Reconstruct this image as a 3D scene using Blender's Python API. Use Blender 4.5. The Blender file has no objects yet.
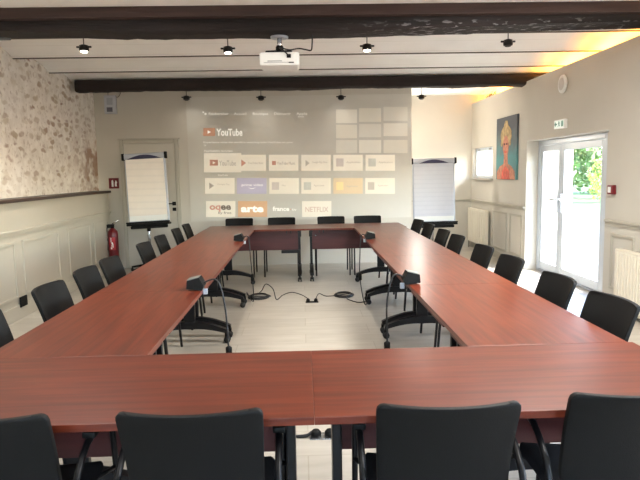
import bpy, bmesh, math, random
from math import sin, cos, pi, sqrt, radians as rad
from mathutils import Vector, Matrix, noise
random.seed(4)
SC = bpy.context.scene
COL = SC.collection
# ------------------------------------------------------------------ camera
FPX, PITCH, YAW, ROLL, CH = 590.5, .1131, .0279, -.0187, 1.496
fw = Vector((sin(YAW)*cos(PITCH), cos(YAW)*cos(PITCH), -sin(PITCH)))
r0 = Vector((cos(YAW), -sin(YAW), 0)); u0 = r0.cross(fw)
RT = cos(ROLL)*r0 + sin(ROLL)*u0; UP = -sin(ROLL)*r0 + cos(ROLL)*u0
cam_d = bpy.data.cameras.new('camera'); cam = bpy.data.objects.new('camera', cam_d); COL.objects.link(cam)
cam_d.sensor_width = 36; cam_d.lens = FPX/640*36; cam_d.clip_start = .05; cam_d.clip_end = 400
m = Matrix((RT, UP, -fw)).transposed().to_4x4(); m.translation = Vector((0, 0, CH)); cam.matrix_world = m
SC.camera = cam
def at(px, py, ax, v):
    """point of the room where the sight line through a pixel meets the plane axis=v"""
    d = fw + (px-320)/FPX*RT - (py-240)/FPX*UP
    o = Vector((0, 0, CH)); return o + d*((v-o[ax])/d[ax])

# ------------------------------------------------------------------ materials
def srgb(r, g, b):
    f = lambda c: ((c/255+.055)/1.055)**2.4 if c > 10 else c/255/12.92
    return (f(r), f(g), f(b), 1)
MT = {}
def mat(name, col, rough=.5, metal=0, var=0, scale=8, bump=0, bscale=60, stretch=(1, 1, 1), emit=None, spec=.5, coat=0):
    if name in MT: return MT[name]
    m = bpy.data.materials.new(name); m.use_nodes = True; nt = m.node_tree; N = nt.nodes; L = nt.links
    b = N['Principled BSDF']; b.inputs['Roughness'].default_value = rough; b.inputs['Metallic'].default_value = metal
    b.inputs['Specular IOR Level'].default_value = spec; b.inputs['Coat Weight'].default_value = coat
    b.inputs['Base Color'].default_value = col
    tc = N.new('ShaderNodeTexCoord'); mp = N.new('ShaderNodeMapping'); mp.inputs['Scale'].default_value = stretch
    L.new(tc.outputs['Object'], mp.inputs['Vector'])
    if var:
        n = N.new('ShaderNodeTexNoise'); n.inputs['Scale'].default_value = scale; n.inputs['Detail'].default_value = 5
        L.new(mp.outputs[0], n.inputs['Vector'])
        cr = N.new('ShaderNodeValToRGB'); cr.color_ramp.elements[0].position = .3; cr.color_ramp.elements[1].position = .7
        cr.color_ramp.elements[0].color = tuple(c*(1-var) for c in col[:3])+(1,)
        cr.color_ramp.elements[1].color = tuple(min(1, c*(1+var)) for c in col[:3])+(1,)
        L.new(n.outputs['Fac'], cr.inputs[0]); L.new(cr.outputs[0], b.inputs['Base Color'])
    if bump:
        n2 = N.new('ShaderNodeTexNoise'); n2.inputs['Scale'].default_value = bscale; n2.inputs['Detail'].default_value = 4
        L.new(mp.outputs[0], n2.inputs['Vector']); bp = N.new('ShaderNodeBump'); bp.inputs['Strength'].default_value = bump
        bp.inputs['Distance'].default_value = .01
        L.new(n2.outputs['Fac'], bp.inputs['Height']); L.new(bp.outputs[0], b.inputs['Normal'])
    if emit:
        b.inputs['Emission Color'].default_value = col if emit[0] is None else emit[0]; b.inputs['Emission Strength'].default_value = emit[1]
    MT[name] = m; return m
def ramp(N, stops):
    r = N.new('ShaderNodeValToRGB'); e = r.color_ramp.elements
    while len(e) < len(stops): e.new(.5)
    for i, (p, c) in enumerate(stops): e[i].position = p; e[i].color = c
    return r

def wood_table():
    m = bpy.data.materials.new('table_wood'); m.use_nodes = True; nt = m.node_tree; N = nt.nodes; L = nt.links
    b = N['Principled BSDF']; b.inputs['Roughness'].default_value = .33; b.inputs['Specular IOR Level'].default_value = .34; b.inputs['Coat Weight'].default_value = .0; b.inputs['Coat Roughness'].default_value = .2
    tc = N.new('ShaderNodeTexCoord'); mp = N.new('ShaderNodeMapping'); mp.inputs['Scale'].default_value = (.9, 14, 14)
    L.new(tc.outputs['Object'], mp.inputs[0])
    n = N.new('ShaderNodeTexNoise'); n.inputs['Scale'].default_value = 2.2; n.inputs['Detail'].default_value = 7; n.inputs['Distortion'].default_value = .7
    L.new(mp.outputs[0], n.inputs['Vector'])
    r = ramp(N, [(.28, srgb(78, 31, 18)), (.5, srgb(99, 40, 23)), (.75, srgb(116, 52, 31))])
    L.new(n.outputs['Fac'], r.inputs[0]); L.new(r.outputs[0], b.inputs['Base Color'])
    return m
def stone_wall():
    m = bpy.data.materials.new('stone_plaster'); m.use_nodes = True; nt = m.node_tree; N = nt.nodes; L = nt.links
    b = N['Principled BSDF']; b.inputs['Roughness'].default_value = .92
    tc = N.new('ShaderNodeTexCoord')
    wn = N.new('ShaderNodeTexNoise'); wn.inputs['Scale'].default_value = 5; L.new(tc.outputs['Object'], wn.inputs['Vector'])
    wm = N.new('ShaderNodeMixRGB'); wm.inputs[0].default_value = .12; L.new(tc.outputs['Object'], wm.inputs[1]); L.new(wn.outputs['Color'], wm.inputs[2])
    mp = N.new('ShaderNodeMapping'); mp.inputs['Scale'].default_value = (1, 2.4, 5.5); L.new(wm.outputs[0], mp.inputs[0])
    v = N.new('ShaderNodeTexVoronoi'); v.inputs['Scale'].default_value = 2.3; v.inputs['Randomness'].default_value = 1; L.new(mp.outputs[0], v.inputs['Vector'])
    stone = ramp(N, [(0, srgb(214, 200, 176)), (.3, srgb(196, 180, 154)), (.55, srgb(168, 142, 116)), (.72, srgb(150, 104, 80)), (.86, srgb(134, 120, 104)), (1, srgb(220, 212, 194))])
    sp = N.new('ShaderNodeSeparateColor'); L.new(v.outputs['Color'], sp.inputs[0]); L.new(sp.outputs[0], stone.inputs[0])
    pn = N.new('ShaderNodeTexNoise'); pn.inputs['Scale'].default_value = 9; pn.inputs['Detail'].default_value = 8; L.new(tc.outputs['Object'], pn.inputs['Vector'])
    plas = ramp(N, [(.3, srgb(226, 218, 206)), (.7, srgb(246, 240, 230))]); L.new(pn.outputs['Fac'], plas.inputs[0])
    msk = ramp(N, [(.26, (1, 1, 1, 1)), (.42, (0, 0, 0, 1))]); L.new(v.outputs['Distance'], msk.inputs[0])
    big = N.new('ShaderNodeTexNoise'); big.inputs['Scale'].default_value = 1.6; big.inputs['Detail'].default_value = 5; L.new(tc.outputs['Object'], big.inputs['Vector'])
    bigr = ramp(N, [(.38, (.15, .15, .15, 1)), (.62, (.85, .85, .85, 1))]); L.new(big.outputs['Fac'], bigr.inputs[0])
    mu = N.new('ShaderNodeMath'); mu.operation = 'MULTIPLY'; L.new(msk.outputs[0], mu.inputs[0]); L.new(bigr.outputs[0], mu.inputs[1])
    mx = N.new('ShaderNodeMixRGB'); L.new(mu.outputs[0], mx.inputs[0]); L.new(plas.outputs[0], mx.inputs[1]); L.new(stone.outputs[0], mx.inputs[2])
    # small dark pits
    v2 = N.new('ShaderNodeTexNoise'); v2.inputs['Scale'].default_value = 19; v2.inputs['Detail'].default_value = 3; L.new(tc.outputs['Object'], v2.inputs['Vector'])
    pit = ramp(N, [(.57, (0, 0, 0, 1)), (.68, (.45, .45, .45, 1))]); L.new(v2.outputs['Fac'], pit.inputs[0])
    mx2 = N.new('ShaderNodeMixRGB'); L.new(pit.outputs[0], mx2.inputs[0]); L.new(mx.outputs[0], mx2.inputs[1]); mx2.inputs[2].default_value = srgb(164, 140, 118)
    sx = N.new('ShaderNodeSeparateXYZ'); L.new(tc.outputs['Object'], sx.inputs[0])
    ry = N.new('ShaderNodeMapRange'); ry.inputs[1].default_value = 8.5; ry.inputs[2].default_value = 9.3; L.new(sx.outputs['Y'], ry.inputs[0])
    rz = N.new('ShaderNodeMapRange'); rz.inputs[1].default_value = 2.3; rz.inputs[2].default_value = 1.9; L.new(sx.outputs['Z'], rz.inputs[0])
    rn = ramp(N, [(.40, (0, 0, 0, 1)), (.60, (.8, .8, .8, 1))]); L.new(wn.outputs['Fac'], rn.inputs[0])
    k1 = N.new('ShaderNodeMath'); k1.operation = 'MULTIPLY'; L.new(ry.outputs[0], k1.inputs[0]); L.new(rz.outputs[0], k1.inputs[1])
    k2 = N.new('ShaderNodeMath'); k2.operation = 'MULTIPLY'; L.new(k1.outputs[0], k2.inputs[0]); L.new(rn.outputs[0], k2.inputs[1])
    mx3 = N.new('ShaderNodeMixRGB'); L.new(k2.outputs[0], mx3.inputs[0]); L.new(mx2.outputs[0], mx3.inputs[1]); mx3.inputs[2].default_value = srgb(156, 116, 88)
    L.new(mx3.outputs[0], b.inputs['Base Color'])
    bp = N.new('ShaderNodeBump'); bp.inputs['Strength'].default_value = .5; bp.inputs['Distance'].default_value = .03; L.new(pn.outputs['Fac'], bp.inputs['Height']); L.new(bp.outputs[0], b.inputs['Normal'])
    return m
def floor_mat():
    m = bpy.data.materials.new('floor_tiles'); m.use_nodes = True; nt = m.node_tree; N = nt.nodes; L = nt.links
    b = N['Principled BSDF']; b.inputs['Roughness'].default_value = .32
    tc = N.new('ShaderNodeTexCoord')
    br = N.new('ShaderNodeTexBrick'); br.offset = .5; br.inputs['Scale'].default_value = 1; br.inputs['Brick Width'].default_value = 1.2; br.inputs['Row Height'].default_value = .3
    br.inputs['Mortar Size'].default_value = .004; br.inputs['Color1'].default_value = srgb(190, 184, 173); br.inputs['Color2'].default_value = srgb(177, 171, 160); br.inputs['Mortar'].default_value = srgb(168, 160, 146)
    L.new(tc.outputs['Object'], br.inputs['Vector'])
    mp = N.new('ShaderNodeMapping'); mp.inputs['Scale'].default_value = (1.2, 6, 1); L.new(tc.outputs['Object'], mp.inputs[0])
    n = N.new('ShaderNodeTexNoise'); n.inputs['Scale'].default_value = 2.5; n.inputs['Detail'].default_value = 6; L.new(mp.outputs[0], n.inputs['Vector'])
    r = ramp(N, [(.3, (.84, .83, .81, 1)), (.7, (1, 1, 1, 1))]); L.new(n.outputs['Fac'], r.inputs[0])
    mx = N.new('ShaderNodeMixRGB'); mx.blend_type = 'MULTIPLY'; mx.inputs[0].default_value = 1; L.new(br.outputs['Color'], mx.inputs[1]); L.new(r.outputs[0], mx.inputs[2])
    L.new(mx.outputs[0], b.inputs['Base Color']); return m
def glass_mat():
    m = bpy.data.materials.new('window_glass'); m.use_nodes = True; nt = m.node_tree; N = nt.nodes; L = nt.links
    N.remove(N['Principled BSDF']); t = N.new('ShaderNodeBsdfTransparent'); t.inputs[0].default_value = (.95, .97, .97, 1)
    g = N.new('ShaderNodeBsdfGlossy'); g.inputs['Roughness'].default_value = .02
    x = N.new('ShaderNodeMixShader'); x.inputs[0].default_value = .06
    L.new(t.outputs[0], x.inputs[1]); L.new(g.outputs[0], x.inputs[2]); L.new(x.outputs[0], N['Material Output'].inputs[0]); return m
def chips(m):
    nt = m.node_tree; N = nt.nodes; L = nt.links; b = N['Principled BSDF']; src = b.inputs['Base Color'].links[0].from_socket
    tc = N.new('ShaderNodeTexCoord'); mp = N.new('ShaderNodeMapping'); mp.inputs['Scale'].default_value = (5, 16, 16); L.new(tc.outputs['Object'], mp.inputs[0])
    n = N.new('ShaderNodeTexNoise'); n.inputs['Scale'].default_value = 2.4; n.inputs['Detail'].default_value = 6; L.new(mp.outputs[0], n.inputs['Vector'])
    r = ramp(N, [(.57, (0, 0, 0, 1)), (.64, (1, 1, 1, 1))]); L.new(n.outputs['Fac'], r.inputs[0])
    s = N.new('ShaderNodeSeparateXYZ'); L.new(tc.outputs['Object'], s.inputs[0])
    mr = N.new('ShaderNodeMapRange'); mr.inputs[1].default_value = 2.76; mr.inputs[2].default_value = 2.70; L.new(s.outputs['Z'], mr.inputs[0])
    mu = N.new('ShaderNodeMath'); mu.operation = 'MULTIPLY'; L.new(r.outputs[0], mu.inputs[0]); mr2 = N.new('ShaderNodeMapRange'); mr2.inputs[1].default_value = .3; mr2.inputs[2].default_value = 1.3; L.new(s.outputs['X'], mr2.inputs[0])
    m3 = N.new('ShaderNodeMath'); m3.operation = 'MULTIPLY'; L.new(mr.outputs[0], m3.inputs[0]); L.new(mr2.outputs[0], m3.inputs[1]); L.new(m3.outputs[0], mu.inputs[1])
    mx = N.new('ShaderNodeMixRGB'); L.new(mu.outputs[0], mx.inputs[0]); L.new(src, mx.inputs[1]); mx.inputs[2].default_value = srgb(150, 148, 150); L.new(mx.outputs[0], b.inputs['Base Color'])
WOOD, STONE, FLOOR, GLASS = wood_table(), stone_wall(), floor_mat(), glass_mat()
PAINT = mat('wall_paint', srgb(200, 194, 182), .75, var=.03, scale=1.5)
PAINTW = mat('wainscot_paint', srgb(180, 174, 160), .6, var=.03, scale=2)
CEIL = mat('ceiling_paint', srgb(249, 247, 242), .8, var=.03, scale=3, bump=.15, bscale=12)
JOIST = mat('joist_grey', srgb(96, 88, 80), .7)
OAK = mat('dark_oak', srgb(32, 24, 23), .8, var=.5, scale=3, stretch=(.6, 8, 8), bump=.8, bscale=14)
OAKB = mat('dark_oak_far', srgb(34, 24, 23), .8, var=.5, scale=3, stretch=(.6, 8, 8), bump=.8, bscale=14)
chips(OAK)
OAKF = mat('dark_oak_board', srgb(66, 48, 44), .7, var=.3, scale=3, stretch=(.6, 10, 10), bump=.3, bscale=20)
BLK = mat('black_plastic', srgb(12, 12, 12), .6, spec=.22, bump=.15, bscale=260)
FAB = mat('black_fabric', srgb(26, 26, 29), .85, bump=.4, bscale=400)
BMET = mat('black_steel', srgb(20, 20, 22), .35, metal=.3)
RUB = mat('rubber', srgb(16, 16, 17), .6)
WHT = mat('white_lacquer', srgb(236, 236, 232), .35)
PVC = mat('white_pvc', srgb(200, 207, 214), .3)
CHR = mat('steel', srgb(190, 192, 196), .25, metal=.9)
ALU = mat('silver_alu', srgb(176, 180, 190), .35, metal=.5)
RED = mat('red_paint', srgb(104, 14, 24), .35)
LEDGE = mat('ledge_wood', srgb(58, 40, 34), .4, var=.3, scale=4, stretch=(6, .6, 6))
CABLE = mat('cable_rubber', srgb(24, 24, 26), .5)
PANEL = mat('panel_wood', srgb(80, 32, 32), .5, var=.15, scale=3, stretch=(1, 12, 12))
RADM = mat('radiator_enamel', srgb(226, 218, 200), .35)
GRASS = mat('grass', srgb(76, 96, 46), .9, var=.15, scale=2)
GRAV = mat('gravel', srgb(78, 75, 71), .95, var=.5, scale=5, bump=.6, bscale=30)

# ------------------------------------------------------------------ mesh builder
class MB:
    def __init__(s): s.bm = bmesh.new(); s.mats = []
    def mi(s, m):
        if m not in s.mats: s.mats.append(m)
        return s.mats.index(m)
    def _merge(s, b, m, smooth=False, M=None):
        if M is not None: bmesh.ops.transform(b, matrix=M, verts=b.verts)
        i = s.mi(m) if m else 0
        vm = {v: s.bm.verts.new(v.co) for v in b.verts}
        for f in b.faces:
            try: nf = s.bm.faces.new([vm[v] for v in f.verts]); nf.material_index = i; nf.smooth = smooth
            except ValueError: pass
        b.free(); return s
    def box(s, x0, x1, y0, y1, z0, z1, m=None, bev=0, M=None):
        b = bmesh.new(); bmesh.ops.create_cube(b, size=1)
        for v in b.verts: v.co = Vector(((x0+x1)/2+v.co.x*(x1-x0), (y0+y1)/2+v.co.y*(y1-y0), (z0+z1)/2+v.co.z*(z1-z0)))
        if bev: bmesh.ops.bevel(b, geom=b.edges[:], offset=bev, segments=2, affect='EDGES', profile=.6)
        return s._merge(b, m, False, M)
    def tube(s, pts, r, m=None, n=8, M=None, cap=True):
        pts = [Vector(p) for p in pts]; b = bmesh.new(); rings = []; prev = None
        for i, p in enumerate(pts):
            t = (pts[min(i+1, len(pts)-1)]-pts[max(i-1, 0)]).normalized()
            if prev is None:
                a = Vector((0, 0, 1)) if abs(t.z) < .9 else Vector((1, 0, 0)); x = t.cross(a).normalized()
            else: x = (prev - t*prev.dot(t)).normalized()
            prev = x; y = t.cross(x); rr = r[i] if isinstance(r, (list, tuple)) else r
            rings.append([b.verts.new(p+(x*cos(2*pi*k/n)+y*sin(2*pi*k/n))*rr) for k in range(n)])
        for i in range(len(rings)-1):
            for k in range(n): b.faces.new((rings[i][k], rings[i][(k+1) % n], rings[i+1][(k+1) % n], rings[i+1][k]))
        if cap: b.faces.new(rings[0][::-1]); b.faces.new(rings[-1])
        return s._merge(b, m, True, M)
    def lathe(s, prof, m=None, n=20, M=None):
        b = bmesh.new(); rings = []
        for (r, z) in prof: rings.append([b.verts.new((r*cos(2*pi*k/n), r*sin(2*pi*k/n), z)) for k in range(n)])
        for i in range(len(rings)-1):
            for k in range(n): b.faces.new((rings[i][k], rings[i][(k+1) % n], rings[i+1][(k+1) % n], rings[i+1][k]))
        b.faces.new(rings[0][::-1]); b.faces.new(rings[-1]); return s._merge(b, m, True, M)
    def prism(s, poly, h0, h1, m=None, M=None, smooth=False):
        """poly in xy, extruded along z"""
        b = bmesh.new(); lo = [b.verts.new((x, y, h0)) for x, y in poly]; hi = [b.verts.new((x, y, h1)) for x, y in poly]
        n = len(poly); b.faces.new(lo[::-1]); b.faces.new(hi)
        for i in range(n): b.faces.new((lo[i], lo[(i+1) % n], hi[(i+1) % n], hi[i]))
        return s._merge(b, m, smooth, M)
    def grid(s, f, nu, nv, m=None, smooth=True, M=None, closed=False):
        b = bmesh.new(); V = [[b.verts.new(f(i/nu, j/nv)) for j in range(nv+1)] for i in range(nu+1)]
        for i in range(nu):
            for j in range(nv): b.faces.new((V[i][j], V[i+1][j], V[i+1][j+1], V[i][j+1]))
        return s._merge(b, m, smooth, M)
    def done(s, name, m=None, parent=None, loc=None):
        bmesh.ops.recalc_face_normals(s.bm, faces=s.bm.faces)
        me = bpy.data.meshes.new(name); s.bm.to_mesh(me); s.bm.free()
        for x in (s.mats or [m]): me.materials.append(x)
        if m and not s.mats: pass
        o = bpy.data.objects.new(name, me); COL.objects.link(o)
        if parent: o.parent = parent
        if loc: o.location = loc
        return o
def tag(o, label, cat, group=None):
    o['label'] = label; o['category'] = cat
    if group: o['group'] = group
    return o
def thing(name, label, cat, loc=(0, 0, 0), rz=0, group=None):
    o = bpy.data.objects.new(name, None); o.empty_display_size = .1; COL.objects.link(o); o.location = loc; o.rotation_euler = (0, 0, rz)
    return tag(o, label, cat, group)
def struct(o): o['kind'] = 'structure'; return o
def copy_tree(o, parent=None):
    c = o.copy(); COL.objects.link(c)
    if parent: c.parent = parent
    for ch in list(o.children): copy_tree(ch, c)
    return c
def B(name, m, x0, x1, y0, y1, z0, z1, parent=None, bev=0):
    return MB().box(x0, x1, y0, y1, z0, z1, m, bev).done(name, parent=parent)
def text_mesh(body, size, m, ext=.0006, align='LEFT', bold=0):
    cu = bpy.data.curves.new('t', 'FONT'); cu.body = body; cu.size = size; cu.extrude = ext; cu.align_x = align; cu.offset = bold; cu.resolution_u = 3
    o = bpy.data.objects.new('t', cu); COL.objects.link(o); bpy.context.view_layer.update()
    me = bpy.data.meshes.new_from_object(o.evaluated_get(bpy.context.evaluated_depsgraph_get())); bpy.data.objects.remove(o)
    me.materials.clear(); me.materials.append(m); return me

# ------------------------------------------------------------------ room
XL, XW, XR, YN, YB, YR, XS = -3.30, -3.07, 3.30, -2.6, 9.72, 11.5, 1.80
ZC = 2.87
struct(B('floor', FLOOR, -3.7, 3.75, YN-.1, YR+.15, -.12, 0))
VL = [5.2, 6.1, 7.1, 8.08, 8.83, 9.8, 10.75, 11.7]
def cz(y):   # vault soffit height
    if y < VL[0]: return ZC-.01
    for a, b in zip(VL, VL[1:]):
        if a <= y <= b: return ZC+.10*min(1, (b-a))*(1-((y-a)/(b-a)*2-1)**2)
    return ZC
def ceil_obj():
    b = MB(); ys = [YN-.1, 2.5, 5.19]
    for a, c in zip(VL, VL[1:]): ys += [a+(c-a)*k/14 for k in range(14)]
    ys.append(VL[-1])
    b.grid(lambda u, v: Vector((-3.7+u*7.9, ys[min(int(round(v*(len(ys)-1))), len(ys)-1)], cz(ys[int(round(v*(len(ys)-1)))]))), 1, len(ys)-1, CEIL, smooth=False)
    for Y in ys[:0]: pass
    b.box(-3.7, 4.2, YN-.1, YR+.2, 3.06, 3.16, CEIL)
    return b.done('ceiling')
def boards(m):  # faint board joints, their thin shadow darkened into the colour
    N = m.node_tree.nodes; L = m.node_tree.links; b = N['Principled BSDF']; src = b.inputs['Base Color'].links[0].from_socket
    tc = N.new('ShaderNodeTexCoord'); s = N.new('ShaderNodeSeparateXYZ'); L.new(tc.outputs['Object'], s.inputs[0])
    d = N.new('ShaderNodeMath'); d.operation = 'MULTIPLY'; d.inputs[1].default_value = 1/.235; L.new(s.outputs['Y'], d.inputs[0])
    f = N.new('ShaderNodeMath'); f.operation = 'FRACT'; L.new(d.outputs[0], f.inputs[0])
    r = ramp(N, [(0, (.80, .78, .75, 1)), (.04, (1, 1, 1, 1))]); L.new(f.outputs[0], r.inputs[0])
    x = N.new('ShaderNodeMixRGB'); x.blend_type = 'MULTIPLY'; x.inputs[0].default_value = 1; L.new(src, x.inputs[1]); L.new(r.outputs[0], x.inputs[2]); L.new(x.outputs[0], b.inputs['Base Color'])
boards(CEIL)
ceiling = struct(ceil_obj())
for i, Y in enumerate(VL[1:4]):
    struct(B('trim_%d' % (i+1), JOIST, -3.32, 4.1, Y-.012, Y+.012, ZC-.006, ZC+.03))
# left wall
struct(B('wall_left', STONE, -3.7, XL, YN, YR, 0, 3.1))
wl = struct(MB().box(XL-.02, XW, YN, 9.45, 0, 1.245, PAINTW).done('wall_wainscot'))
def frame_x(X, sgn, y0, y1, z0, z1, w=.03, d=.014):
    """raised moulding rectangle on a wall at X facing sgn"""
    b = MB()
    for (a0, a1, c0, c1) in ((y0, y1, z1-w, z1), (y0, y1, z0, z0+w), (y0, y0+w, z0+w, z1-w), (y1-w, y1, z0+w, z1-w)):
        b.box(min(X, X+sgn*d), max(X, X+sgn*d), a0, a1, c0, c1, PAINTW, .004)
    return b
for y0, y1 in ((1.6, 2.6), (2.75, 3.7), (3.85, 4.9), (5.05, 6.31), (6.48, 7.45), (7.75, 8.55), (8.7, 9.35)):
    frame_x(XW, 1, y0, y1, .22, .83).done('panel_moulding', parent=wl)
MB().box(XW, XW+.03, YN, 9.45, .93, .955, PAINTW, .006).box(XW, XW+.018, YN, 9.45, .90, .93, PAINTW, .004).done('dado_rail', parent=wl)
struct(MB().box(XL-.02, XW+.045, YN, 9.46, 1.245, 1.28, LEDGE, .006).done('trim_4'))
struct(MB().box(XW, XW+.018, YN, 9.45, 0, .15, PAINTW, .004).done('baseboard_left'))
# back wall: screen wall, return, recess
struct(B('wall_back', PAINT, -3.3, XS, YB, YB+.15, 0, 3.0))
struct(B('wall_return', PAINT, XS-.15, XS, YB+.15, YR, 0, 3.0))
struct(B('wall_recess', PAINT, XS-.15, XR+.05, YR, YR+.15, 0, 2.98))
struct(B('wall_recess_upper', PAINT, XR+.05, 4.1, YR, YR+.15, 2.5, 2.98))
struct(MB().box(XS, XR, YR-.02, YR, .90, .93, PAINTW, .005).done('trim_5'))
struct(B('wall_near', PAINT, -3.3, -2.4, YN-.3, YN, 0, 3.05)); struct(B('wall_near_middle', PAINT, -.4, .4, YN-.3, YN, 0, 3.05)); struct(B('wall_near_corner', PAINT, 2.4, 3.75, YN-.3, YN, 0, 3.05))
for i, (a, bb) in enumerate(((-2.4, -.4), (.4, 2.4))):  # both windows are added in the unseen near wall to let daylight in
    struct(B('wall_near_sill', PAINT, a, bb, YN-.3, YN, 0, .8)); struct(B('wall_near_lintel', PAINT, a, bb, YN-.3, YN, 2.5, 3.05))
    wf = MB()
    for x in (a, (a+bb)/2-.04, bb-.08): wf.box(x, x+.08, YN-.2, YN-.14, .8, 2.5, PVC)
    for z in (.8, 1.62, 2.42): wf.box(a, bb, YN-.2, YN-.14, z, z+.07, PVC)
    w = struct(wf.done('window_%d' % (i+2))); B('glass_pane', GLASS, a+.05, bb-.05, YN-.172, YN-.168, .83, 2.47, parent=w)
# right wall with door opening Y 6.31..8.66 z<1.90 and small window
DY0, DY1, DZ = 6.33, 8.66, 1.90
WY0, WY1, WZ0, WZ1 = 10.22, 11.38, 1.34, 1.90
XO = 3.62
wr = MB()
VY0, VY1, VZ0, VZ1 = .6, 3.6, .85, 2.25
wr.box(XR, XO, YN, VY0, 0, 2.6, PAINT).box(XR, XO, VY1, DY0, 0, 2.6, PAINT).box(XR, XO, VY0, VY1, 0, VZ0, PAINT).box(XR, XO, VY0, VY1, VZ1, 2.6, PAINT); wr.box(XR, XO, DY0, DY1, DZ, 2.6, PAINT); wr.box(XR, XO, DY1, WY0, 0, 2.6, PAINT)
wr.box(XR, XO, WY0, WY1, 0, WZ0, PAINT); wr.box(XR, XO, WY0, WY1, WZ1, 2.6, PAINT); wr.box(XR, XO, WY1, YR, 0, 2.6, PAINT)
wr.box(XR, XR+.10, YN, YR, 2.6, 2.765, PAINT)
wr = struct(wr.done('wall_right'))
struct(B('wall_right_upper', PAINT, 4.0, 4.15, YN, YR+.15, 2.4, 3.0)); struct(B('wall_right_shelf', PAINT, XO, 4.0, YN, YR, 2.5, 2.6))
for y0, y1, z0 in ((8.80, 9.31, .16), (9.45, 10.18, .16), (5.75, 6.2, .2), (4.4, 5.6, .2)): frame_x(XR, -1, y0, y1, z0, .80).done('panel_moulding', parent=wr)
MB().box(XR-.035, XR, DY1+.02, YR-.02, .915, .94, PAINTW, .006).box(XR-.02, XR, DY1+.02, YR-.02, .885, .915, PAINTW).done('dado_rail', parent=wr)
MB().box(XR-.035, XR, YN, DY0-.02, .915, .94, PAINTW, .006).box(XR-.02, XR, YN, DY0-.02, .885, .915, PAINTW).done('dado_rail', parent=wr)
struct(MB().box(XR-.015, XR, YN, DY0-.01, 0, .11, PAINTW, .003).box(XR-.015, XR, DY1+.01, YR-.02, 0, .11, PAINTW, .003).done('baseboard_right'))
vw = MB()  # window added in the unseen stretch of wall for daylight from the right
for y in (VY0, VY0+.98, VY0+1.96, VY1-.07): vw.box(XR+.12, XR+.18, y, y+.07, VZ0, VZ1, PVC)
for z in (VZ0, VZ1-.07): vw.box(XR+.12, XR+.18, VY0, VY1, z, z+.07, PVC)
vw = struct(vw.done('window_4')); B('glass_pane', GLASS, XR+.148, XR+.152, VY0+.05, VY1-.05, VZ0+.05, VZ1-.05, parent=vw)
# small window
w1 = MB()
for a in ((WY0, WY0+.06, WZ0, WZ1), (WY1-.06, WY1, WZ0, WZ1), (WY0+.06, WY1-.06, WZ0, WZ0+.06), (WY0+.06, WY1-.06, WZ1-.06, WZ1)): w1.box(XR+.05, XR+.11, a[0], a[1], a[2], a[3], PVC, .006)
w1 = struct(w1.done('window_1')); B('glass_pane', GLASS, XR+.078, XR+.082, WY0+.05, WY1-.05, WZ0+.05, WZ1-.05, parent=w1)
MB().box(XR-.06, XR+.05, WY0-.04, WY1+.04, WZ0-.03, WZ0, PAINTW, .006).done('window_sill', parent=w1)
for y in (WY0+.25, WY1-.25): MB().box(XR+.02, XR+.05, y-.03, y+.03, WZ1-.05, WZ1-.02, CHR).done('hinge', parent=w1)
# glazed double door
XD = 3.50
EY = 6.66
struct(B('wall_door_return', PAINT, XD-.04, XO, DY0-.001, EY, 0, DZ))
df = MB(); df.box(XD-.03, XD+.05, EY, EY+.07, 0, DZ-.005, PVC, .006); df.box(XD-.03, XD+.05, DY1-.07, DY1-.005, 0, DZ-.005, PVC, .006); df.box(XD-.03, XD+.05, EY+.07, DY1-.07, DZ-.07, DZ-.005, PVC, .006)
df.box(XD-.03, XD+.05, EY+.07, DY1-.07, .0, .03, ALU)
door = struct(df.done('door_2'))
def leaf(y0, y1):
    b = MB(); w = .085; x0, x1 = XD-.02, XD+.035
    for a in ((y0, y0+w, .035, DZ-.075), (y1-w, y1, .035, DZ-.075), (y0+w, y1-w, DZ-.075-w, DZ-.075), (y0+w, y1-w, .035, .035+w+.03)): b.box(x0, x1, a[0], a[1], a[2], a[3], PVC, .008)
    b.box(x0+.012, x1-.012, y0+w, y0+w+.015, .14, DZ-.16, ALU); 
    l = b.done('door_leaf', parent=door); B('glass_pane', GLASS, XD+.006, XD+.010, y0+w-.01, y1-w+.01, .13, DZ-.15, parent=l); return l
lA = leaf(EY+.075, 7.89); lB = leaf(7.895, DY1-.075)
HW = mat('handle_white', srgb(214, 220, 226), .3)
MB().box(XD-.04, XD-.02, 7.93, 7.97, .90, 1.16, HW, .006).tube([(XD-.03, 7.95, 1.08), (XD-.085, 7.95, 1.08), (XD-.09, 7.99, 1.08), (XD-.09, 8.08, 1.07)], .014, HW).done('door_handle', parent=door)
MB().box(XD-.04, XD-.02, 7.82, 7.86, .90, 1.16, HW, .006).tube([(XD-.03, 7.84, 1.08), (XD-.085, 7.84, 1.08), (XD-.09, 7.80, 1.08), (XD-.09, 7.71, 1.07)], .014, HW).done('door_handle', parent=door)
# painted door in the back wall
d1 = MB(); X0, X1 = -2.93, -1.99
for a in ((X0, X0+.06, 0, 2.08), (X1-.06, X1, 0, 2.08), (X0+.06, X1-.06, 2.02, 2.08)): d1.box(a[0], a[1], YB-.03, YB, a[2], a[3], PAINTW, .008)
d1.box(X0-.02, X1+.02, YB-.04, YB, 2.08, 2.10, PAINTW, .004)
d1 = struct(d1.done('door_1'))
MB().box(X0+.065, X1-.065, YB-.014, YB, .01, 2.015, PAINT, .003).done('door_leaf', parent=d1)
hx = at(174.5, 204, 1, YB).x; zh = at(174.5, 203.5, 1, YB).z
MB().box(hx-.03, hx+.03, YB-.03, YB-.014, zh-.03, zh+.03, BLK, .004).tube([(hx, YB-.02, zh), (hx, YB-.06, zh), (hx-.10, YB-.062, zh)], .009, BLK).done('door_handle', parent=d1)
MB().box(hx-.03, hx+.03, YB-.026, YB-.014, zh-.12, zh-.065, BLK, .004).done('lock_plate', parent=d1)

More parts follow.
